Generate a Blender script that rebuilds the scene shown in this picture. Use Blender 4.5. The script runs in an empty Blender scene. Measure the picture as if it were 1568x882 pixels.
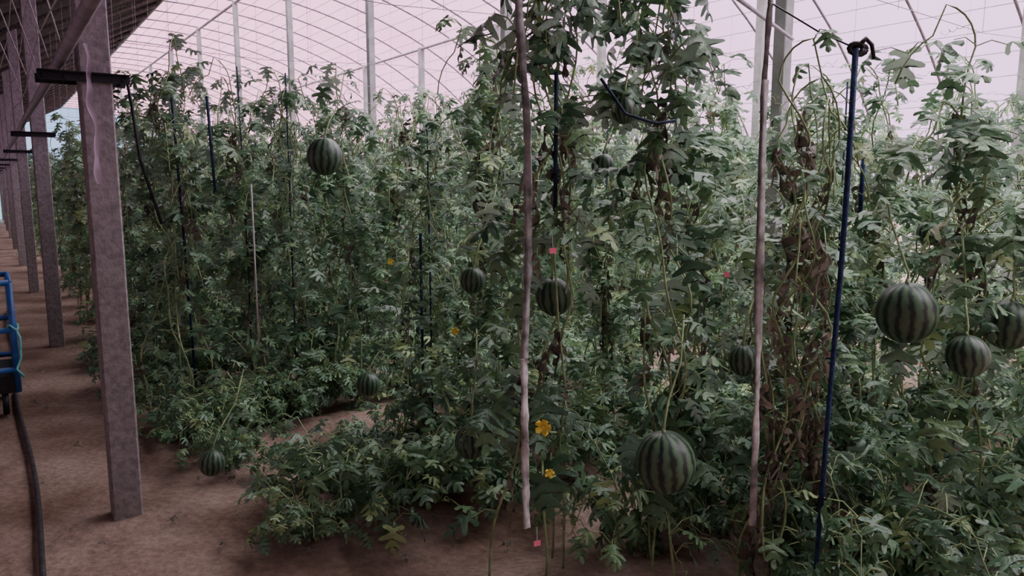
import bpy, math, random
import numpy as np
from mathutils import Vector, Matrix, noise
rnd = random.Random(11)
SC = bpy.context.scene
SC.view_settings.view_transform = 'AgX'
SC.view_settings.look = 'None'

# greenhouse axes: l = along the house, c = across it (from path towards the front film)
SA, CA = math.sin(math.radians(35)), math.cos(math.radians(35))
def W(c, l, z=0.0):
    return Vector((-SA*l + CA*c, CA*l + SA*c, z))
YAW = math.radians(35)

# ------------------------------------------------------------------ materials
def newmat(name):
    m = bpy.data.materials.new(name); m.use_nodes = True
    nt = m.node_tree
    for n in list(nt.nodes): nt.nodes.remove(n)
    out = nt.nodes.new('ShaderNodeOutputMaterial')
    return m, nt, out
def N(nt, t, **kw):
    n = nt.nodes.new(t)
    for k, v in kw.items(): setattr(n, k, v)
    return n
def ramp(nt, stops):
    r = nt.nodes.new('ShaderNodeValToRGB')
    el = r.color_ramp.elements
    while len(el) < len(stops): el.new(0.5)
    for e, (p, c) in zip(el, stops):
        e.position = p; e.color = (c[0], c[1], c[2], 1)
    return r
def noisy(name, c1, c2, scale=8, rough=0.8, bump=0.2, spec=0.3, detail=6, metallic=0):
    m, nt, out = newmat(name)
    tc = N(nt, 'ShaderNodeTexCoord')
    nz = N(nt, 'ShaderNodeTexNoise'); nz.inputs['Scale'].default_value = scale; nz.inputs['Detail'].default_value = detail
    nt.links.new(tc.outputs['Object'], nz.inputs['Vector'])
    r = ramp(nt, [(0.35, c1), (0.65, c2)])
    nt.links.new(nz.outputs['Fac'], r.inputs['Fac'])
    p = N(nt, 'ShaderNodeBsdfPrincipled')
    p.inputs['Roughness'].default_value = rough
    p.inputs['Metallic'].default_value = metallic
    p.inputs['Specular IOR Level'].default_value = spec
    nt.links.new(r.outputs['Color'], p.inputs['Base Color'])
    if bump:
        b = N(nt, 'ShaderNodeBump'); b.inputs['Strength'].default_value = bump; b.inputs['Distance'].default_value = 0.02
        nt.links.new(nz.outputs['Fac'], b.inputs['Height']); nt.links.new(b.outputs['Normal'], p.inputs['Normal'])
    nt.links.new(p.outputs[0], out.inputs[0])
    return m

def leaf_material(name, top, bottom, transl=0.25):
    m, nt, out = newmat(name)
    at = N(nt, 'ShaderNodeAttribute'); at.attribute_name = 'tint'
    oi = N(nt, 'ShaderNodeObjectInfo')
    add = N(nt, 'ShaderNodeMath', operation='MULTIPLY_ADD')
    nt.links.new(oi.outputs['Random'], add.inputs[0]); add.inputs[1].default_value = 0.25
    nt.links.new(at.outputs['Fac'], add.inputs[2])
    r1 = ramp(nt, top); r2 = ramp(nt, bottom)
    nt.links.new(add.outputs[0], r1.inputs['Fac']); nt.links.new(add.outputs[0], r2.inputs['Fac'])
    geo = N(nt, 'ShaderNodeNewGeometry')
    mix = N(nt, 'ShaderNodeMix', data_type='RGBA')
    nt.links.new(geo.outputs['Backfacing'], mix.inputs['Factor'])
    nt.links.new(r1.outputs['Color'], mix.inputs['A']); nt.links.new(r2.outputs['Color'], mix.inputs['B'])
    tc = N(nt, 'ShaderNodeTexCoord')
    nz = N(nt, 'ShaderNodeTexNoise'); nz.inputs['Scale'].default_value = 60
    nt.links.new(tc.outputs['Object'], nz.inputs['Vector'])
    b = N(nt, 'ShaderNodeBump'); b.inputs['Strength'].default_value = 0.5; b.inputs['Distance'].default_value = 0.01
    nt.links.new(nz.outputs['Fac'], b.inputs['Height'])
    p = N(nt, 'ShaderNodeBsdfPrincipled')
    p.inputs['Roughness'].default_value = 0.46; p.inputs['Specular IOR Level'].default_value = 0.8
    nt.links.new(mix.outputs['Result'], p.inputs['Base Color']); nt.links.new(b.outputs['Normal'], p.inputs['Normal'])
    t = N(nt, 'ShaderNodeBsdfTranslucent')
    nt.links.new(mix.outputs['Result'], t.inputs['Color'])
    ms = N(nt, 'ShaderNodeMixShader'); ms.inputs[0].default_value = transl
    nt.links.new(p.outputs[0], ms.inputs[1]); nt.links.new(t.outputs[0], ms.inputs[2])
    nt.links.new(ms.outputs[0], out.inputs[0])
    return m
M_LEAF = leaf_material('watermelon_leaf',
    [(0.0, (0.045, 0.118, 0.055)), (0.45, (0.09, 0.20, 0.09)), (0.8, (0.17, 0.31, 0.13)), (1.0, (0.32, 0.43, 0.17))],
    [(0.0, (0.17, 0.26, 0.19)), (0.5, (0.26, 0.36, 0.27)), (1.0, (0.36, 0.46, 0.34))])
M_DEAD = leaf_material('withered_leaf',
    [(0.0, (0.05, 0.042, 0.032)), (1.0, (0.21, 0.185, 0.13))], [(0.0, (0.065, 0.056, 0.043)), (1.0, (0.26, 0.235, 0.17))], 0.1)
M_STEM = noisy('vine_stem', (0.20, 0.29, 0.13), (0.40, 0.51, 0.26), 20, 0.6, 0)
M_TWINE = noisy('white_twine', (0.42, 0.40, 0.42), (0.6, 0.57, 0.6), 30, 0.7, 0)
M_BLUE = noisy('blue_rope', (0.010, 0.022, 0.07), (0.02, 0.052, 0.165), 60, 0.6, 0.3)
M_NAVY = noisy('navy_rope', (0.012, 0.02, 0.045), (0.022, 0.04, 0.095), 60, 0.7, 0.3)
M_BLACK = noisy('black_steel', (0.010, 0.010, 0.012), (0.022, 0.022, 0.026), 30, 0.5, 0.1)
M_YEL = noisy('flower_petal', (0.80, 0.64, 0.08), (0.9, 0.78, 0.14), 30, 0.6, 0)
M_PINK = noisy('pink_tag', (0.85, 0.16, 0.26), (0.9, 0.25, 0.35), 30, 0.6, 0)
M_CONC = noisy('weathered_concrete', (0.205, 0.18, 0.185), (0.30, 0.27, 0.275), 38, 0.9, 0.35, 0.2, 12)
M_PCONC = noisy('pale_concrete', (0.27, 0.27, 0.27), (0.38, 0.37, 0.38), 9, 0.9, 0.3, 0.2, 8)
M_STEEL = noisy('galvanised_pipe', (0.18, 0.15, 0.18), (0.28, 0.24, 0.28), 12, 0.5, 0.05, 0.5)
M_WIRE = noisy('white_wire', (0.42, 0.36, 0.42), (0.55, 0.48, 0.55), 8, 0.5, 0)
M_RIB = noisy('plastic_ribbon', (0.17, 0.16, 0.155), (0.80, 0.79, 0.80), 14, 0.45, 0.2, 0.5)
M_RIBD = noisy('weathered_pole_wrap', (0.13, 0.13, 0.125), (0.38, 0.385, 0.375), 22, 0.7, 0.3, 0.4)
M_THATCH = noisy('back_roof_thatch', (0.035, 0.03, 0.026), (0.085, 0.072, 0.062), 25, 1, 0.6)
M_WALL = noisy('rammed_earth_wall', (0.32, 0.28, 0.26), (0.44, 0.39, 0.36), 3, 0.95, 0.5)
M_HOSE = noisy('black_hose', (0.02, 0.02, 0.022), (0.06, 0.055, 0.055), 20, 0.6, 0.1)
M_CBLUE = noisy('blue_paint', (0.015, 0.08, 0.28), (0.03, 0.13, 0.40), 15, 0.45, 0.1, 0.5)
M_CYAN = noisy('cyan_cord', (0.12, 0.5, 0.5), (0.2, 0.6, 0.6), 15, 0.5, 0)

def soil():
    m, nt, out = newmat('bare_soil')
    tc = N(nt, 'ShaderNodeTexCoord')
    n1 = N(nt, 'ShaderNodeTexNoise'); n1.inputs['Scale'].default_value = 1.6; n1.inputs['Detail'].default_value = 9
    n2 = N(nt, 'ShaderNodeTexNoise'); n2.inputs['Scale'].default_value = 30; n2.inputs['Detail'].default_value = 12
    for n in (n1, n2): nt.links.new(tc.outputs['Object'], n.inputs['Vector'])
    r1 = ramp(nt, [(0.35, (0.19, 0.122, 0.092)), (0.64, (0.40, 0.30, 0.25))])
    r2 = ramp(nt, [(0.35, (0.72, 0.70, 0.68)), (0.65, (1.02, 1.01, 1.0))])
    nt.links.new(n1.outputs['Fac'], r1.inputs['Fac']); nt.links.new(n2.outputs['Fac'], r2.inputs['Fac'])
    mx = N(nt, 'ShaderNodeMix', data_type='RGBA', blend_type='MULTIPLY'); mx.inputs['Factor'].default_value = 1
    nt.links.new(r1.outputs[0], mx.inputs['A']); nt.links.new(r2.outputs[0], mx.inputs['B'])
    p = N(nt, 'ShaderNodeBsdfPrincipled'); p.inputs['Roughness'].default_value = 0.95; p.inputs['Specular IOR Level'].default_value = 0.15
    nt.links.new(mx.outputs['Result'], p.inputs['Base Color'])
    b = N(nt, 'ShaderNodeBump'); b.inputs['Strength'].default_value = 0.5; b.inputs['Distance'].default_value = 0.03
    nt.links.new(n2.outputs['Fac'], b.inputs['Height']); nt.links.new(b.outputs['Normal'], p.inputs['Normal'])
    nt.links.new(p.outputs[0], out.inputs[0])
    return m
M_SOIL = soil()

def film(name, col, trans):
    m, nt, out = newmat(name)
    t = N(nt, 'ShaderNodeBsdfTransparent'); t.inputs['Color'].default_value = (*col, 1)
    d = N(nt, 'ShaderNodeBsdfTranslucent'); d.inputs['Color'].default_value = (col[0]*.8,col[1]*.60,col[2]*.74, 1)
    tc = N(nt, 'ShaderNodeTexCoord')
    nz = N(nt, 'ShaderNodeTexNoise'); nz.inputs['Scale'].default_value = 0.8; nz.inputs['Detail'].default_value = 5
    nt.links.new(tc.outputs['Object'], nz.inputs['Vector'])
    mr = N(nt, 'ShaderNodeMapRange'); mr.inputs['From Min'].default_value = 0.3; mr.inputs['From Max'].default_value = 0.7
    mr.inputs['To Min'].default_value = trans-0.06; mr.inputs['To Max'].default_value = trans+0.06
    nt.links.new(nz.outputs['Fac'], mr.inputs['Value'])
    ms = N(nt, 'ShaderNodeMixShader')
    nt.links.new(mr.outputs[0], ms.inputs[0])
    nt.links.new(t.outputs[0], ms.inputs[1]); nt.links.new(d.outputs[0], ms.inputs[2])
    nt.links.new(ms.outputs[0], out.inputs[0])
    return m
M_FILM = film('greenhouse_film', (0.98, 0.92, 0.97), 0.15)
M_ENDF = film('cyan_film', (0.26, 0.85, 0.95), 0.35)
M_CLEAR = film('clear_plastic', (0.96, 0.96, 0.97), 0.35)

def melon_mat():
    m, nt, out = newmat('watermelon_rind')
    tc = N(nt, 'ShaderNodeTexCoord'); sp = N(nt, 'ShaderNodeSeparateXYZ')
    nt.links.new(tc.outputs['Object'], sp.inputs[0])
    at = N(nt, 'ShaderNodeMath', operation='ARCTAN2'); nt.links.new(sp.outputs['Y'], at.inputs[0]); nt.links.new(sp.outputs['X'], at.inputs[1])
    nz = N(nt, 'ShaderNodeTexNoise'); nz.inputs['Scale'].default_value = 32; nz.inputs['Detail'].default_value = 7
    nt.links.new(tc.outputs['Object'], nz.inputs['Vector'])
    ma = N(nt, 'ShaderNodeMath', operation='MULTIPLY_ADD'); nt.links.new(nz.outputs['Fac'], ma.inputs[0]); ma.inputs[1].default_value = 5.5
    m12 = N(nt, 'ShaderNodeMath', operation='MULTIPLY'); nt.links.new(at.outputs[0], m12.inputs[0]); m12.inputs[1].default_value = 14
    nt.links.new(m12.outputs[0], ma.inputs[2])
    sn = N(nt, 'ShaderNodeMath', operation='SINE'); nt.links.new(ma.outputs[0], sn.inputs[0])
    mr = N(nt, 'ShaderNodeMapRange'); mr.inputs['From Min'].default_value = -1; nt.links.new(sn.outputs[0], mr.inputs['Value'])
    r = ramp(nt, [(0.0, (0.008, 0.018, 0.013)), (0.25, (0.014, 0.03, 0.02)), (0.42, (0.05, 0.10, 0.056)), (1.0, (0.09, 0.165, 0.09))])
    nt.links.new(mr.outputs[0], r.inputs['Fac'])
    p = N(nt, 'ShaderNodeBsdfPrincipled'); p.inputs['Roughness'].default_value = 0.42
    nt.links.new(r.outputs[0], p.inputs['Base Color']); nt.links.new(p.outputs[0], out.inputs[0])
    return m
M_MELON = melon_mat()

# ------------------------------------------------------------------ mesh builder
LEAFP = [(0,0,0),(.10,-.08,0.0),(.28,-.15,.03),(.42,-.08,.06),(.38,.02,.09),(.22,.06,.12),(.09,.14,.16),(.26,.22,.19),
 (.42,.28,.22),(.54,.38,.25),(.53,.46,.29),(.42,.46,.33),(.27,.38,.37),(.08,.35,.41),(.16,.48,.46),(.28,.60,.50),
 (.32,.73,.55),(.24,.77,.60),(.14,.69,.65),(.055,.63,.70),(.10,.78,.80),(.11,.91,.90),(0,1,1)]
class MB:
    def __init__(s, mats): s.v=[]; s.f=[]; s.m=[]; s.t=[]; s.mats=mats
    def mi(s, mat):
        if mat not in s.mats: s.mats.append(mat)
        return s.mats.index(mat)
    def tube(s, pts, r0, r1=None, sides=5, mat=None, tint=0.5, flat=1.0, cap=True):
        if r1 is None: r1 = r0
        mi = s.mi(mat); n=len(pts); base=len(s.v)
        pts=[Vector(p) for p in pts]
        t0=(pts[1]-pts[0]).normalized()
        u=t0.orthogonal().normalized()
        for i,p in enumerate(pts):
            t=(pts[min(i+1,n-1)]-pts[max(i-1,0)])
            if t.length<1e-9: t=t0
            t.normalize()
            u=(u-t*u.dot(t))
            if u.length<1e-6: u=t.orthogonal()
            u.normalize(); w=t.cross(u)
            r=r0+(r1-r0)*i/(n-1)
            for k in range(sides):
                a=2*math.pi*k/sides
                s.v.append(p+u*(r*math.cos(a))+w*(r*flat*math.sin(a))); s.t.append(tint)
        for i in range(n-1):
            for k in range(sides):
                a=base+i*sides+k; b=base+i*sides+(k+1)%sides
                s.f.append((a,b,b+sides,a+sides)); s.m.append(mi)
        if cap:
            s.f.append(tuple(base+k for k in range(sides))[::-1]); s.m.append(mi)
            s.f.append(tuple(base+(n-1)*sides+k for k in range(sides))); s.m.append(mi)
    def leaf(s, pos, d, up, size, curl, fold, mat, tint, wx=1.0, R=rnd):
        mi=s.mi(mat); d=d.normalized(); x=d.cross(up)
        if x.length<1e-4: x=d.orthogonal()
        x.normalize(); z=x.cross(d)
        base=len(s.v); n=len(LEAFP); k=max(curl,0.05)
        tw=R.uniform(-.35,.35); ph=R.uniform(0,6.28)
        def pt(px,py):
            Y=math.sin(k*py)/k; Z=-(1-math.cos(k*py))/k
            ca,sa=math.cos(k*py),math.sin(k*py)
            zz=-fold*abs(px)**1.3+0.05*math.sin(9*py+ph+px*4)+tw*px*py
            return pos+ (x*(px*wx)+d*(Y+zz*sa)+z*(Z+zz*ca))*size
        for (px,py,pm) in LEAFP: s.v.append(pt(0,pm)); s.t.append(min(1,tint+.07))
        for sg in (1,-1):
            for (px,py,pm) in LEAFP: s.v.append(pt(px*sg,py)); s.t.append(tint)
        for i in range(n-1):
            a,b=base+i,base+i+1
            c1,c2=base+n+i,base+n+i+1
            s.f.append((a,c1,c2,b)); s.m.append(mi)
            c1,c2=base+2*n+i,base+2*n+i+1
            s.f.append((a,b,c2,c1)); s.m.append(mi)
    def box(s, c, sx, sy, sz, mat, ax=None):
        mi=s.mi(mat); base=len(s.v); c=Vector(c)
        X,Y=(Vector((1,0,0)),Vector((0,1,0))) if ax is None else ax
        Z=Vector((0,0,1))
        for dx in(-1,1):
            for dy in(-1,1):
                for dz in(-1,1):
                    s.v.append(c+X*dx*sx/2+Y*dy*sy/2+Z*dz*sz/2); s.t.append(.5)
        for f in ((0,1,3,2),(4,6,7,5),(0,4,5,1),(2,3,7,6),(0,2,6,4),(1,5,7,3)):
            s.f.append(tuple(base+i for i in f)); s.m.append(mi)
    def mesh(s, name, smooth=True):
        me=bpy.data.meshes.new(name)
        me.from_pydata([tuple(v) for v in s.v],[],s.f)
        for m in s.mats: me.materials.append(m)
        me.polygons.foreach_set('material_index', s.m)
        me.polygons.foreach_set('use_smooth', [smooth]*len(s.f))
        a=me.attributes.new('tint','FLOAT','POINT'); a.data.foreach_set('value', s.t)
        me.update(); return me
    def obj(s, name, smooth=True, loc=(0,0,0), rz=0.0):
        return put(s.mesh(name,smooth),name,loc,rz)
def put(me,name,loc=(0,0,0),rz=0.0,sc=(1,1,1)):
    o=bpy.data.objects.new(name,me); o.location=loc; o.rotation_euler=(0,0,rz); o.scale=sc
    SC.collection.objects.link(o); return o

def rv(R,a): return Vector((R.uniform(-a,a),R.uniform(-a,a),R.uniform(-a,a)))
def add_leaf(b,R,p,az,size,dead=False,stalk=None,tiltup=0.3):
    """petiole out from p at azimuth az and a drooping blade on its end"""
    out=Vector((math.cos(az),math.sin(az),0))
    L=stalk if stalk is not None else R.uniform(.05,.15)
    if dead: L*=.4
    e=p+out*L+Vector((0,0,R.uniform(-.02,.08)*L/.1))
    mid=p+(e-p)*.5+Vector((0,0,.02))
    b.tube([p,mid,e],.0028,.0022,4,M_STEM if not dead else M_DEAD,.5,cap=False)
    if dead:
        d=(out*R.uniform(-.1,.35)+Vector((0,0,-1))+rv(R,.2)).normalized()
        b.leaf(e,d,out,size*R.uniform(.9,1.9),R.uniform(.2,.9),R.uniform(.2,.9),M_DEAD,R.random(),wx=R.uniform(.10,.32),R=R)
    else:
        d=(out+Vector((0,0,R.uniform(-1.3,tiltup)))+rv(R,.35)).normalized()
        b.leaf(e,d,Vector((0,0,1))+out*.15+rv(R,.3),size,R.uniform(.3,1.6),R.uniform(0,.8),M_LEAF,min(1,max(0,R.gauss(.34,.24))),R=R)
def tendril(b,R,p,az):
    out=Vector((math.cos(az),math.sin(az),R.uniform(-.2,.7))); pts=[]
    side=out.orthogonal().normalized(); L=R.uniform(.08,.22); tr=R.uniform(2,4)
    w=out.normalized().cross(side)
    for i in range(16):
        t=i/15; r=.014*t
        pts.append(p+out*L*t+side*r*math.cos(t*tr*6.28)+w*r*math.sin(t*tr*6.28))
    b.tube(pts,.0016,.001,3,M_STEM,.7,cap=False)

def tall_plant(seed,H,nleaf,smin,smax,shoots,dead,twine=None,over=True,zfrom=0.06,bushtop=0.0,lean=0.055,ns=2):
    R=random.Random(seed); b=MB([M_LEAF,M_STEM,M_DEAD])
    def stempath(x0,y0,H):
        pts=[];ph=R.uniform(0,6);ph2=R.uniform(0,6); nseg=34; wx=R.uniform(.01,.05)
        for i in range(nseg):
            t=i/(nseg-1)
            pts.append(Vector((x0*(1-t)+lean*math.sin(t*11+ph)*min(1,t*4)+wx*math.sin(t*27+ph2)*t,y0*(1-t)+lean*math.cos(t*9+ph2)*min(1,t*4)+wx*math.cos(t*23+ph)*t,t*H)))
        if over:
            az=R.uniform(0,6.28); o=Vector((math.cos(az),math.sin(az),0)); top=pts[-1]; r=R.uniform(.07,.17); e=R.uniform(2.4,3.3)
            for i in range(1,11):
                a=i/10*e
                pts.append(top+o*r*(1-math.cos(a))+Vector((0,0,r*1.2*math.sin(a)-.02*i*(i>5))))
        return pts
    paths=[stempath(R.uniform(-.05,.05),R.uniform(-.05,.05),H)]+[stempath(R.uniform(-.2,.2),R.uniform(-.2,.2),H*R.uniform(.72,1.02)) for _ in range(ns-1)]
    for p in paths: b.tube(p,.0058,.0035,5,M_STEM,.4)
    if twine: b.tube([(0.01,0,0),(0.0,.01,H*.5),(0,0,H+.12)],.0022 if twine!=M_NAVY else .005,None,4,twine)
    for i in range(nleaf):
        pth=R.choice(paths); t=R.random()
        if R.random()<bushtop: t=R.uniform(.75,1)
        z=zfrom+(1-zfrom)*t
        p=pth[min(len(pth)-1,int(z*(len(pth)-1)))]+rv(R,.01)
        sz=R.uniform(smin,smax)*(1-.2*t)
        add_leaf(b,R,p,R.uniform(0,6.28),sz)
    for i in range(dead):
        pth=R.choice(paths); z=R.uniform(.1,.98)
        add_leaf(b,R,pth[int(z*33)],R.uniform(0,6.28),R.uniform(.08,.13),True)
    for i in range(shoots):
        pth=R.choice(paths); z=R.uniform(.05,1.0); p=pth[min(len(pth)-1,int(z*33))]
        az=R.uniform(0,6.28); o=Vector((math.cos(az),math.sin(az),0)); L=R.uniform(.2,.5); rise=R.uniform(.0,.3)
        sp=[p+o*L*t+Vector((0,0,rise*math.sin(t*2.2)-.22*t*t)) for t in [k/9 for k in range(10)]]
        for q in sp: q.z=max(q.z,.03)
        b.tube(sp,.0035,.002,4,M_STEM,.5,cap=False)
        for k in range(1,10):
            add_leaf(b,R,sp[k],az+R.choice([-1,1])*R.uniform(.4,1.6),R.uniform(smin,smax)*.85,stalk=R.uniform(.03,.07))
        tendril(b,R,sp[-1],az)
    for i in range(20):
        pth=R.choice(paths); tendril(b,R,pth[R.randrange(6,len(pth))],R.uniform(0,6.28))
    return b
def bush(seed,rad,h,n,smin,smax):
    R=random.Random(seed); b=MB([M_LEAF,M_STEM,M_DEAD])
    for k in range(11):
        az=k/11*6.28+R.uniform(-.3,.3); o=Vector((math.cos(az),math.sin(az),0)); hh=h*R.uniform(.3,1.2); L=rad*R.uniform(.5,1.1)
        sp=[o*L*t+Vector((0,0,.03+hh*math.sin(t*2.6)))+rv(R,.015) for t in [j/12 for j in range(13)]]
        b.tube(sp,.0045,.002,4,M_STEM,.4,cap=False)
        for j in range(n//11):
            p=sp[R.randrange(1,13)]
            add_leaf(b,R,p,az+R.uniform(-1.8,1.8),R.uniform(smin,smax),stalk=R.uniform(.04,.12),tiltup=.5)
        tendril(b,R,sp[-1],az)
    return b

TALL=[tall_plant(100+i,2.2+.06*(i%4),122,.09,.155,10,24,twine=[M_TWINE,None,None,M_TWINE,M_NAVY][i%5],bushtop=.04,ns=5).mesh('watermelon_vine') for i in range(10)]
BUSH=[bush(300+i,.5,.36,160,.08,.125).mesh('watermelon_runner') for i in range(4)]
HERO=[tall_plant(500+i,2.25,80,.12,.195,7,34,bushtop=.22,ns=4).mesh('watermelon_vine') for i in range(4)]
DEADV=[tall_plant(600+i,2.05,12,.09,.13,1,66,ns=4,lean=.06).mesh('withered_watermelon_vine') for i in range(2)]

# ------------------------------------------------------------------ planting
def plant(meshes,c,l,name,s=1.0,sz=None,z=0.0):
    me=meshes if not isinstance(meshes,list) else rnd.choice(meshes)
    return put(me,name,W(c,l,z),rnd.uniform(0,6.28),(s,s,sz or s))
# foreground row
for c,l,h in ((1.75,2.2,1.04),(2.15,2.1,1.06),(2.62,2.3,.93)): plant(HERO,c,l,'watermelon_vine',1.0,h)
plant(DEADV[0],2.32,1.57,'withered_watermelon_vine',.9,.95); plant(DEADV[1],2.53,1.66,'withered_watermelon_vine',.85,.92)
plant(HERO,2.97,1.28,'watermelon_vine',.95,.93)
for c in (3.0,3.35,3.75,4.15,4.6,5.0,5.5,6.0,6.5,7,7.5,8): plant(TALL,c,2.05+rnd.uniform(-.1,.1),'watermelon_vine',1,rnd.uniform(.80,.96))
for c in (3.35,3.7,4.1,4.5,5.2): plant(TALL,c,1.05+rnd.uniform(-.08,.08),'watermelon_vine',1,rnd.uniform(.84,.95))
for c in (5.8,6.4,7,7.6,8.2): plant(TALL,c,.9,'watermelon_vine',1,.88)
for c in (2.5,2.8,3.1,3.5,3.9,4.6): plant(BUSH,c,1.4+rnd.uniform(-.1,.1),'watermelon_runner',.95,1.1)
for c in (2.2,2.6,3.0,3.4,3.9,4.5): plant(BUSH,c,2.2+rnd.uniform(-.1,.1),'watermelon_runner',.85,1.1)
# second row: runners near the path, climbers further in
for c,s in ((1.05,.6),(1.4,1),(1.75,.95),(2.1,.95),(2.5,.95),(2.9,1),(3.4,1),(4.0,1),(4.7,1)): plant(BUSH,c,3.15+rnd.uniform(-.12,.12),'watermelon_runner',s,s*1.1)
for c in (1.35,1.75): plant(BUSH,c,3.7,'watermelon_runner',.8)
for c in (1.85,2.2,2.55,2.95,3.4,3.85,4.3,4.8,5.3,5.8,6.3,6.9,7.5,8.1,8.7): plant(TALL,c,3.35+rnd.uniform(-.12,.12),'watermelon_vine',1 if c>2 else .9,rnd.uniform(.86,.97) if c>2 else .8)
# extra plants partly filling the furrow
for c,l,s in ((.98,4.5,.65),(1.0,4.2,.5),(1.3,4.85,.7),(1.75,4.95,.7),(2.6,4.2,.9),(3.1,4.3,.9),(3.7,4.2,.9)): plant(BUSH,c,l,'watermelon_runner',s,s*1.2)
l=5.2; k=0
while l<40.5:
    c=.95 if k else 1.0
    while c<9.5:
        plant(TALL,c+rnd.uniform(-.1,.1),l+rnd.uniform(-.2,.2),'watermelon_vine',rnd.uniform(.93,1.06),rnd.uniform(.87,1.04))
        if l<9: plant(BUSH,c+rnd.uniform(-.1,.1),l-.15+rnd.uniform(-.15,.15),'watermelon_runner',.8)
        c+=.38 if l<12 else .65
    l+=1.2 if l<15 else 1.9
    k+=1
for c,l in ((.9,4.95),(.85,5.8),(.85,6.5),(.8,7.4)): plant(BUSH,c,l,'watermelon_runner',.65)

# ------------------------------------------------------------------ hanging melons
def melon(x,y,z,r,el=1.08,toward=(0.06,.16)):
    import bmesh
    bm=bmesh.new(); bmesh.ops.create_uvsphere(bm,u_segments=48,v_segments=28,radius=r)
    for v in bm.verts:
        a=math.atan2(v.co.y,v.co.x); zz=v.co.z/r
        k=1+.012*math.cos(a*14)*(1-zz*zz)
        v.co.x*=k; v.co.y*=k; v.co.z*=el
        if zz>.9: v.co.z-=r*.25*(zz-.9)
    for f in bm.faces: f.smooth=True
    me=bpy.data.meshes.new('watermelon')
    b=MB([M_MELON,M_STEM])
    R=random.Random(int(x*977+z*31))
    b.tube([(0,0,r*el*.93),(.005,.0,r*el+.03),(toward[0]*.3,toward[1]*.3,r*el+.09),(toward[0],toward[1],r*el+.2),(toward[0]*1.3,toward[1]*1.4,r*el+.36)],.005,.0035,6,M_STEM)
    b.tube([(0,0,r*el*.9),(0,0,r*el+.012)],.009,.005,8,M_STEM)
    b.tube([(0,0,-r*el*.985),(0,0,-r*el-.004)],.006,.003,8,M_STEM)
    # leaves at the vine node that carries the fruit
    for k in range(8):
        p=Vector((toward[0]*R.uniform(.3,1.3),toward[1]*R.uniform(.3,1.3),r*el+.06+.045*k))
        add_leaf(b,R,p,R.uniform(-1.2,4.3),R.uniform(.08,.13),stalk=R.uniform(.03,.07))
    tendril(b,R,Vector((0.02,.04,r*el+.1)),R.uniform(0,6))
    me2=b.mesh('tmp')
    bm.from_mesh(me2); bm.to_mesh(me)
    for m in b.mats: me.materials.append(m)
    bm.free(); bpy.data.meshes.remove(me2)
    o=put(me,'watermelon',(x,y,z)); o.rotation_euler=(rnd.uniform(-.1,.1),rnd.uniform(-.1,.1),rnd.uniform(-.4,.4))
    return o
for m in [(-1.024,4.1,1.749,.095),(.171,3.0,1.142,.074),(-.174,3.25,1.178,.056),(-.172,2.98,.53,.068),(-1.483,3.5,.235,.062),
          (.525,2.42,.66,.1),(1.38,2.55,1.155,.1),(1.55,2.46,1.02,.068),(1.83,2.68,1.085,.084),(.40,2.7,1.86,.045),
          (.85,2.65,.96,.055),(-.92,4.6,.33,.075),(1.276,3.3,1.55,.05),(2.219,3.95,1.345,.055),(.40,3.3,1.68,.05)]:
    melon(*m)

# flowers
def flower(x,y,z,r=.03):
    b=MB([M_YEL,M_STEM]); R=rnd
    for k in range(5):
        a=k/5*6.28; o=Vector((math.cos(a),-.7,math.sin(a))).normalized()
        t=o.cross(Vector((0,-1,0))).normalized(); base=len(b.v)
        P=[Vector((0,0,0)),o*r*.5+t*r*.3,o*r*1.0+t*r*.38+Vector((0,.006,0)),o*r*1.2,o*r*1.0-t*r*.38+Vector((0,.006,0)),o*r*.5-t*r*.3]
        b.v+=P; b.t+=[.5]*6; b.f.append(tuple(range(base,base+6))); b.m.append(0)
    b.tube([(0,.03,-.02),(0,.012,0),(0,-.008,0)],.003,.006,6,M_YEL)
    b.tube([(.02,.12,-.06),(.01,.06,-.04),(0,.02,-.01)],.003,.004,5,M_STEM)
    o=b.obj('watermelon_flower',False,(x,y,z),R.uniform(-.5,.5))
flower(.105,2.35,.81,.030); flower(.125,2.35,.65,.018); flower(-.24,3.05,.99,.019); flower(-.62,3.75,1.21,.019)
def tag(x,y,z):
    b=MB([M_PINK,M_TWINE]); b.box((0,0,0),.024,.002,.018,M_PINK); b.tube([(0,0,.009),(0.005,.02,.05)],.001,None,4,M_TWINE)
    b.obj('pink_plant_tag',False,(x,y,z),.3)
tag(.133,2.4,1.385); tag(.79,2.7,1.27); tag(.085,2.35,.40)

# ------------------------------------------------------------------ ribbons and ropes
def ribbon(name,pts,w,mat,twist=3,th=.12):
    b=MB([mat]); P=[Vector(p) for p in pts]; Q=[]
    n=60
    for i in range(n+1):
        t=i/n*(len(P)-1); k=min(int(t),len(P)-2); f=t-k; f=f*f*(3-2*f)
        Q.append(P[k].lerp(P[k+1],f)+rv(rnd,.0008))
    for i,q in enumerate(Q):
        a=.5*math.sin(i/n*twist*3)+.2; ww=w*(.9+.15*math.sin(i*.9)*math.sin(i*.23))
        X=Vector((math.cos(a),math.sin(a),0)); Y=Vector((-math.sin(a),math.cos(a),0))
        for (sx,sy) in ((-1,-th),(-.3,-th*2.2),(.4,-th*.6),(1,-th),(1,th),(0,th*2),(-1,th)):
            b.v.append(q+X*sx*ww/2+Y*sy*ww/2); b.t.append(.5)
    for i in range(n):
        for k in range(7):
            a=i*7+k; c=i*7+(k+1)%7; b.f.append((a,c,c+7,a+7)); b.m.append(0)
    return b.obj(name)
ribbon('twisted_plastic_ribbon',[(.0,2.4,2.62),(.022,2.4,2.13),(.050,2.4,1.77),(.053,2.4,1.34),(.040,2.4,1.02)],.026,M_RIBD,3,.4)
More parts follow.
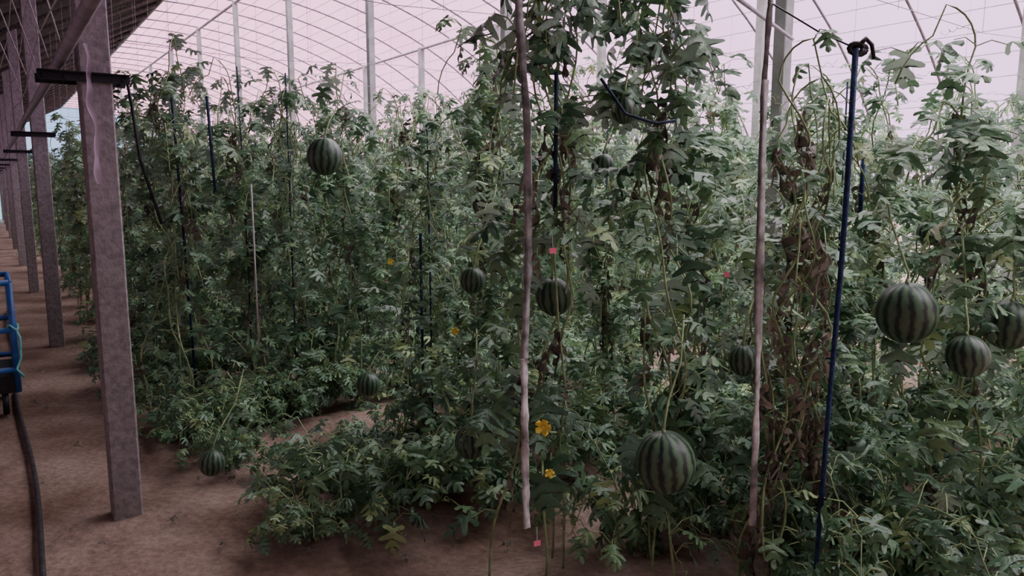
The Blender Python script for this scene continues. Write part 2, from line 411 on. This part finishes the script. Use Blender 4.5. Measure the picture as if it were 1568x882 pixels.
ribbon('white_plastic_ribbon',[(.04,2.38,1.03),(.043,2.38,.75),(.05,2.38,.44)],.028,M_RIB,3,.2)
ribbon('twisted_plastic_ribbon',[(.875,2.6,2.62),(.87,2.6,2.2),(.86,2.6,1.893),(.868,2.6,1.33),(.872,2.6,1.1)],.020,M_RIBD,4,.4)
ribbon('white_plastic_ribbon',[(.86,2.58,1.95),(.868,2.57,1.33),(.878,2.57,.855),(.884,2.57,.355)],.027,M_RIB,4,.12)
b=MB([M_BLUE])
b.tube([(1.10,2.45,2.03),(1.10,2.45,1.6),(1.097,2.45,1.34),(1.085,2.45,.88),(1.07,2.45,.02)],.0105,.008,8,M_BLUE)
for k in range(3):
    pts=[(1.10+.022*math.cos(a)+k*.012,2.45+.012*k,2.03+.016*math.sin(a)) for a in [i/10*6.28 for i in range(11)]]
    b.tube(pts,.008,None,6,M_BLACK)
b.tube([(1.10,2.45,2.03),(1.13,2.45,2.06),(1.16,2.47,2.045),(1.17,2.47,2.0)],.009,.006,6,M_BLACK)
b.tube([(1.10,2.45,2.03),(1.0,2.5,2.09),(.88,2.6,2.2)],.003,None,5,M_BLACK)
b.obj('blue_support_rope')
def rope(name,pts,r,mat):
    b=MB([mat]); b.tube(pts,r,None,6,mat); return b.obj(name)
rope('blue_support_rope',[(-.47,3.8,1.35),(-.47,3.8,.7),(-.46,3.8,.03)],.008,M_NAVY)
rope('blue_support_rope',[(-2.2,4.9,2.25),(-2.18,4.9,1.5),(-2.15,4.9,.05)],.009,M_NAVY)
rope('blue_support_rope',[(-1.93,4.8,2.15),(-1.91,4.8,1.55)],.010,M_NAVY)
rope('blue_support_rope',[(.16,2.75,2.0),(.16,2.75,1.5)],.008,M_NAVY)
rope('blue_support_rope',[(1.5,3.2,1.75),(1.5,3.2,1.45)],.010,M_BLUE)
rope('black_drip_tube',[(-2.42,4.7,2.2),(-2.38,4.7,2.24),(-2.36,4.7,2.1),(-2.33,4.7,1.75),(-2.22,4.7,1.35)],.010,M_BLACK)
rope('blue_support_rope',[(.28,2.4,1.93),(.36,2.4,1.82),(.46,2.4,1.79),(.52,2.4,1.80)],.005,M_NAVY)
rope('white_support_twine',[(-1.38,3.95,1.6),(-1.38,3.95,.7)],.005,M_TWINE)

# trellis wires over each row
b=MB([M_WIRE])
for l in [1.0,2.0,3.3]+[5.2+1.2*i for i in range(9)]:
    pts=[W(.6+i*1.0,l,2.46-.03*math.sin(i*2.1)) for i in range(9)]
    b.tube(pts,.0022,None,4,M_WIRE)
    for i in range(8):
        c=1+i*.9; zt=4.6*math.sqrt(max(.05,1-max(0,(c-3)/7.5)**2)) if c>3 else 3.8+.3*c
        b.tube([W(c,l,2.44),W(c+.02,l,min(zt,4.3))],.0014,None,3,M_WIRE)
b.obj('trellis_wire')
b=MB([M_STEEL])
b.tube([W(1.4,2.05,2.33),W(2.4,2.0,2.36),W(4.2,2.93,2.5)],.010,None,8,M_STEEL)
b.obj('trellis_support_pipe')

# ------------------------------------------------------------------ posts
def conc_post(c,l,w,h,mat,name,bracket=False,taper=1.0):
    import bmesh
    bm=bmesh.new(); seg=14
    rings=[]
    for i in range(seg+1):
        z=-.1+(h+.1)*i/seg; ww=w/2*(1-(1-taper)*i/seg); ring=[]
        for (x,y) in ((.88,1),(1,.88),(1,-.88),(.88,-1),(-.88,-1),(-1,-.88),(-1,.88),(-.88,1)):
            ring.append(bm.verts.new((x*ww+rnd.uniform(-.0015,.0015), y*ww+rnd.uniform(-.0015,.0015), z)))
        rings.append(ring)
    for a,bb in zip(rings,rings[1:]):
        for k in range(8): bm.faces.new((a[k],a[(k+1)%8],bb[(k+1)%8],bb[k]))
    bm.faces.new(rings[-1]); bm.faces.new(rings[0][::-1])
    bmesh.ops.recalc_face_normals(bm,faces=bm.faces[:])
    me=bpy.data.meshes.new(name); bm.to_mesh(me); bm.free(); me.materials.append(mat)
    if not bracket: return put(me,name,W(c,l),YAW)
    root=bpy.data.objects.new(name,None); root.location=W(c,l); root.rotation_euler=(0,0,YAW); SC.collection.objects.link(root)
    sh=put(me,'shaft'); sh.parent=root
    bb=MB([M_BLACK])
    bb.box((-.045,-w/2-.010,2.07),.36,.012,.04,M_BLACK); bb.box((-.045,w/2+.010,2.07),.36,.012,.04,M_BLACK)
    bb.box((-.045,-w/2-.022,2.088),.36,.03,.005,M_BLACK)
    for x in (-.20,.11,-.12):
        bb.tube([(x,-w/2-.025,2.065),(x,w/2+.025,2.065)],.007,None,6,M_BLACK)
    o=bb.obj('clamp_bracket',False); o.parent=root
    return root
for i in range(9):
    conc_post(.43,3.93+4.6*i,.13,3.8,M_CONC,'concrete_post',True)
conc_post(.43,-.7,.13,3.8,M_CONC,'concrete_post',True)
def roofz(c):
    if c<=3.05: return 2.8+(c+1.6)/(4.65)*2.4
    t=min(1,(c-3.05)/7.45)
    return 5.2*(1-t**2.1)**.5
for i in range(13): conc_post(4.2,3.0+3.1*i,.085,roofz(4.2)-.03,M_PCONC,'roof_support_post')
for i in range(13): conc_post(7.3,2.8+2.7*i,.10,roofz(7.3)-.03,M_PCONC,'roof_support_post')

# pipe along the post row with strings
b=MB([M_STEEL,M_TWINE])
b.tube([W(.30,-3,2.15)]+[W(.30,l,2.15+.01*math.sin(l)) for l in range(0,41,2)],.024,None,10,M_STEEL)
for k in range(4):
    b.tube([W(.24-.05*k,-3+0,2.25+.07*k)]+[W(.24-.05*k+.01*math.sin(l*1.3+k),l,2.24+.09*k+.03*math.sin(l*1.7+k)) for l in range(0,41,1)],.003,None,4,M_TWINE)
for k in range(5):
    b.tube([W(.28-.03*k,3.5+.3*k,2.13),W(.15-.05*k,3.4+.2*k,2.7),W(0-.08*k,3.3+.2*k,3.4)],.0025,None,4,M_TWINE)
b.obj('path_side_rail_pipe')
# hanging clear plastic strip on the first post
b=MB([M_CLEAR]); base=W(.40,3.78,0)
for i in range(26):
    z=2.2-i*.024; x=.008*math.sin(i*.5)+.0008*i; w=.012*(1-.3*math.sin(i*.5))
    A=base+Vector((x-w,-.02+.01*math.sin(i),z)); B=base+Vector((x+w,-.02-.012*math.sin(i*1.3),z))
    b.v+=[A,(A+B)/2+Vector((0,-.012,0)),B]; b.t+=[.5]*3
    if i:
        o=i*3; b.f+=[(o-3,o-2,o+1,o),(o-2,o-1,o+2,o+1)]; b.m+=[0,0]
b.obj('clear_plastic_strip')

# hose on path
b=MB([M_HOSE]); pts=[]
for i in range(52):
    l=1.0+i*.2; pts.append(W(.06+.018*math.sin(l*1.7),l,.018))
b.tube(pts,.013,None,8,M_HOSE); b.obj('irrigation_hose')

# blue hand cart on the path
root=bpy.data.objects.new('blue_hand_cart',None); root.location=W(-.245,6.4,0); root.rotation_euler=(0,0,YAW); SC.collection.objects.link(root)
def part(b,n,sm=True):
    o=b.obj(n,sm); o.parent=root; return o
b=MB([M_CBLUE])
for y in (-.3,.3):
    b.tube([(.3,y,.16),(.3,y,.93)],.02,None,8,M_CBLUE); b.tube([(-.3,y,.16),(-.3,y,.93)],.02,None,8,M_CBLUE)
for z in (.93,.6,.32):
    b.tube([(.3,-.3,z),(.3,.3,z),(-.3,.3,z),(-.3,-.3,z),(.3,-.3,z)],.02,None,8,M_CBLUE)
part(b,'frame')
b=MB([M_BLACK]); b.box((0,0,.22),.62,.62,.12,M_BLACK); part(b,'tray',False)
b=MB([M_BLACK])
for x in (-.26,.22):
    for y in (-.26,.26):
        b.tube([(x-.02,y,.08),(x+.02,y,.08)],.08,None,18,M_BLACK); b.tube([(x,y,.08),(x,y,.18)],.012,None,6,M_BLACK)
part(b,'wheels')
b=MB([M_CYAN]); b.tube([(.31,-.3,.62),(.335,-.33,.55),(.33,-.31,.4),(.30,-.34,.33),(.34,-.35,.27)],.008,None,6,M_CYAN)
b.tube([(.3+.03*math.cos(a),-.3+.03*math.sin(a),.62+.02*math.sin(2*a)) for a in [i/12*6.28 for i in range(13)]],.007,None,6,M_CYAN)
part(b,'cord')

# ------------------------------------------------------------------ floor
def floor():
    v=[];f=[];nc=150;nl=330
    for i in range(nl):
        l=-4+i*.14
        for j in range(nc):
            c=-2+j*.0867
            z=0
            if c>.85:
                k=min(1,(c-.85)/.3); z=k*.04*math.cos((l-3.3)*2*math.pi/1.3)
            z+=.02*noise.noise(Vector((c*2.3,l*2.3,0)))+.008*noise.noise(Vector((c*9,l*9,3)))
            if abs(c-.06)<.15: z*=.3
            v.append(W(c,l,z-.01))
    for i in range(nl-1):
        for j in range(nc-1):
            a=i*nc+j; f.append((a,a+1,a+nc+1,a+nc))
    me=bpy.data.meshes.new('floor'); me.from_pydata([tuple(p) for p in v],[],f); me.materials.append(M_SOIL)
    me.polygons.foreach_set('use_smooth',[True]*len(f)); return put(me,'floor')
floor()
b=MB([M_SOIL]); b.v=[Vector((-90,-60,-.12)),Vector((90,-60,-.12)),Vector((90,120,-.12)),Vector((-90,120,-.12))]; b.t=[.5]*4; b.f=[(0,1,2,3)]; b.m=[0]; b.obj('outside_ground')
# leaf litter
b=MB([M_DEAD])
for i in range(420):
    c=rnd.uniform(.5,5) if rnd.random()<.85 else rnd.uniform(-.8,.6); l=rnd.uniform(1.5,9)
    a=rnd.uniform(0,6.28)
    b.leaf(W(c,l,.03),Vector((math.cos(a),math.sin(a),.1)),Vector((0,0,1)),rnd.uniform(.02,.06),rnd.uniform(.5,2),rnd.uniform(0,1.5),M_DEAD,rnd.random(),wx=.6)
b.obj('dry_leaf_litter')

# ------------------------------------------------------------------ shell
LN,LF=-3.5,41.5
CS=[3.05+7.45*math.sin(i/28*math.pi/2) for i in range(29)]
v=[];f=[];nl=46
for i in range(nl):
    l=LN+(LF-LN)*i/(nl-1)
    for c in CS: v.append(W(c,l,roofz(c)+.03))
for i in range(nl-1):
    for j in range(28):
        a=i*29+j; f.append((a,a+1,a+30,a+29))
me=bpy.data.meshes.new('ceiling'); me.from_pydata([tuple(p) for p in v],[],f); me.materials.append(M_FILM)
me.polygons.foreach_set('use_smooth',[True]*len(f)); put(me,'ceiling')
# arches + purlins
b=MB([M_STEEL])
l=LN
while l<=LF:
    b.tube([W(c,l,roofz(c)) for c in CS],.016,None,6,M_STEEL)
    l+=1.0
b.obj('greenhouse_arch_frame')
b=MB([M_WIRE])
acc=0
pc,pz=3.05,5.2
cc=3.05
while cc<10.49:
    z=roofz(cc); acc+=math.hypot(cc-pc,z-pz); pc,pz=cc,z
    if acc>.30:
        acc=0; b.tube([W(cc,LN,z+.02),W(cc,15,z+.02),W(cc,LF,z+.02)],.006,None,4,M_WIRE)
    cc+=.01
for c in (4.2,7.3): b.tube([W(c,LN,roofz(c)-.05),W(c,LF,roofz(c)-.05)],.03,None,8,M_WIRE)
b.obj('roof_purlin_wires')
# back roof slope, ridge beam, back wall, end walls
b=MB([M_THATCH]); q=[(-1.75,roofz(-1.6)),(3.05,5.2)]
for z0 in (0,.18):
    for (c,z) in q:
        for l in (LN,LF): b.v.append(W(c,l,z+z0)); b.t.append(.5)
b.f=[(0,2,3,1),(4,5,7,6),(0,1,5,4),(2,6,7,3),(0,4,6,2),(1,3,7,5)]; b.m=[0]*6
b.obj('ceiling_back_slope',False)
b=MB([M_THATCH])
l=LN+.5
while l<LF:
    b.tube([W(-1.6,l,roofz(-1.6)-.05),W(3.0,l,roofz(3.0)-.05)],.045,None,8,M_THATCH); l+=1.15
b.obj('back_roof_rafters')
b=MB([M_STEEL]); b.tube([W(3.05,LN,5.18),W(3.05,LF,5.18)],.05,None,10,M_STEEL); b.obj('ridge_beam')
b=MB([M_WALL]); ax=(Vector((CA,SA,0)),Vector((-SA,CA,0)))
b.box(W(-1.8,(LN+LF)/2,1.4),.4,LF-LN,2.9,M_WALL,ax); b.obj('wall_back',False)
def endwall(l,name,m1):
    b=MB([m1]); P=[(-1.6,0)]+[(c,roofz(c)) for c in [-1.6,.7]+CS]
    b.v=[W(c,l,z) for c,z in P]; b.t=[.5]*len(P); b.f=[tuple(range(len(P)))]; b.m=[0]; b.obj(name,False)
endwall(LF,'wall_far',M_ENDF); endwall(LN,'wall_near',M_WALL)

# ------------------------------------------------------------------ world: overcast dusk sky, brighter overhead
w=bpy.data.worlds.new('overcast_dusk'); SC.world=w; w.use_nodes=True; nt=w.node_tree
for n in list(nt.nodes): nt.nodes.remove(n)
out=nt.nodes.new('ShaderNodeOutputWorld'); bg=nt.nodes.new('ShaderNodeBackground')
tc=nt.nodes.new('ShaderNodeTexCoord'); sp=nt.nodes.new('ShaderNodeSeparateXYZ'); nt.links.new(tc.outputs['Generated'],sp.inputs[0])
mr=nt.nodes.new('ShaderNodeMapRange'); mr.inputs['From Min'].default_value=-.6; mr.inputs['From Max'].default_value=.4
nt.links.new(sp.outputs['X'],mr.inputs['Value'])
r=ramp(nt,[(0.0,(1.0,.33,.50)),(0.5,(.86,.38,.62)),(1.0,(.74,.46,.80))]); nt.links.new(mr.outputs[0],r.inputs['Fac'])
mz=nt.nodes.new('ShaderNodeMapRange'); mz.inputs['From Min'].default_value=.30; mz.inputs['From Max'].default_value=.8
mz.inputs['To Min'].default_value=0; mz.inputs['To Max'].default_value=1
nt.links.new(sp.outputs['Z'],mz.inputs['Value'])
mx=nt.nodes.new('ShaderNodeMix'); mx.data_type='RGBA'
nt.links.new(mz.outputs[0],mx.inputs['Factor']); nt.links.new(r.outputs[0],mx.inputs['A']); mx.inputs['B'].default_value=(2.9,2.95,2.9,1)
nt.links.new(mx.outputs['Result'],bg.inputs['Color']); bg.inputs['Strength'].default_value=3.0
nt.links.new(bg.outputs[0],out.inputs[0])

# ------------------------------------------------------------------ camera
cam=bpy.data.cameras.new('camera'); cam.lens=26; cam.sensor_width=36; cam.clip_end=300
co=bpy.data.objects.new('camera',cam); co.location=(0,0,1.6); co.rotation_euler=(math.radians(82),0,0)
SC.collection.objects.link(co); SC.camera=co
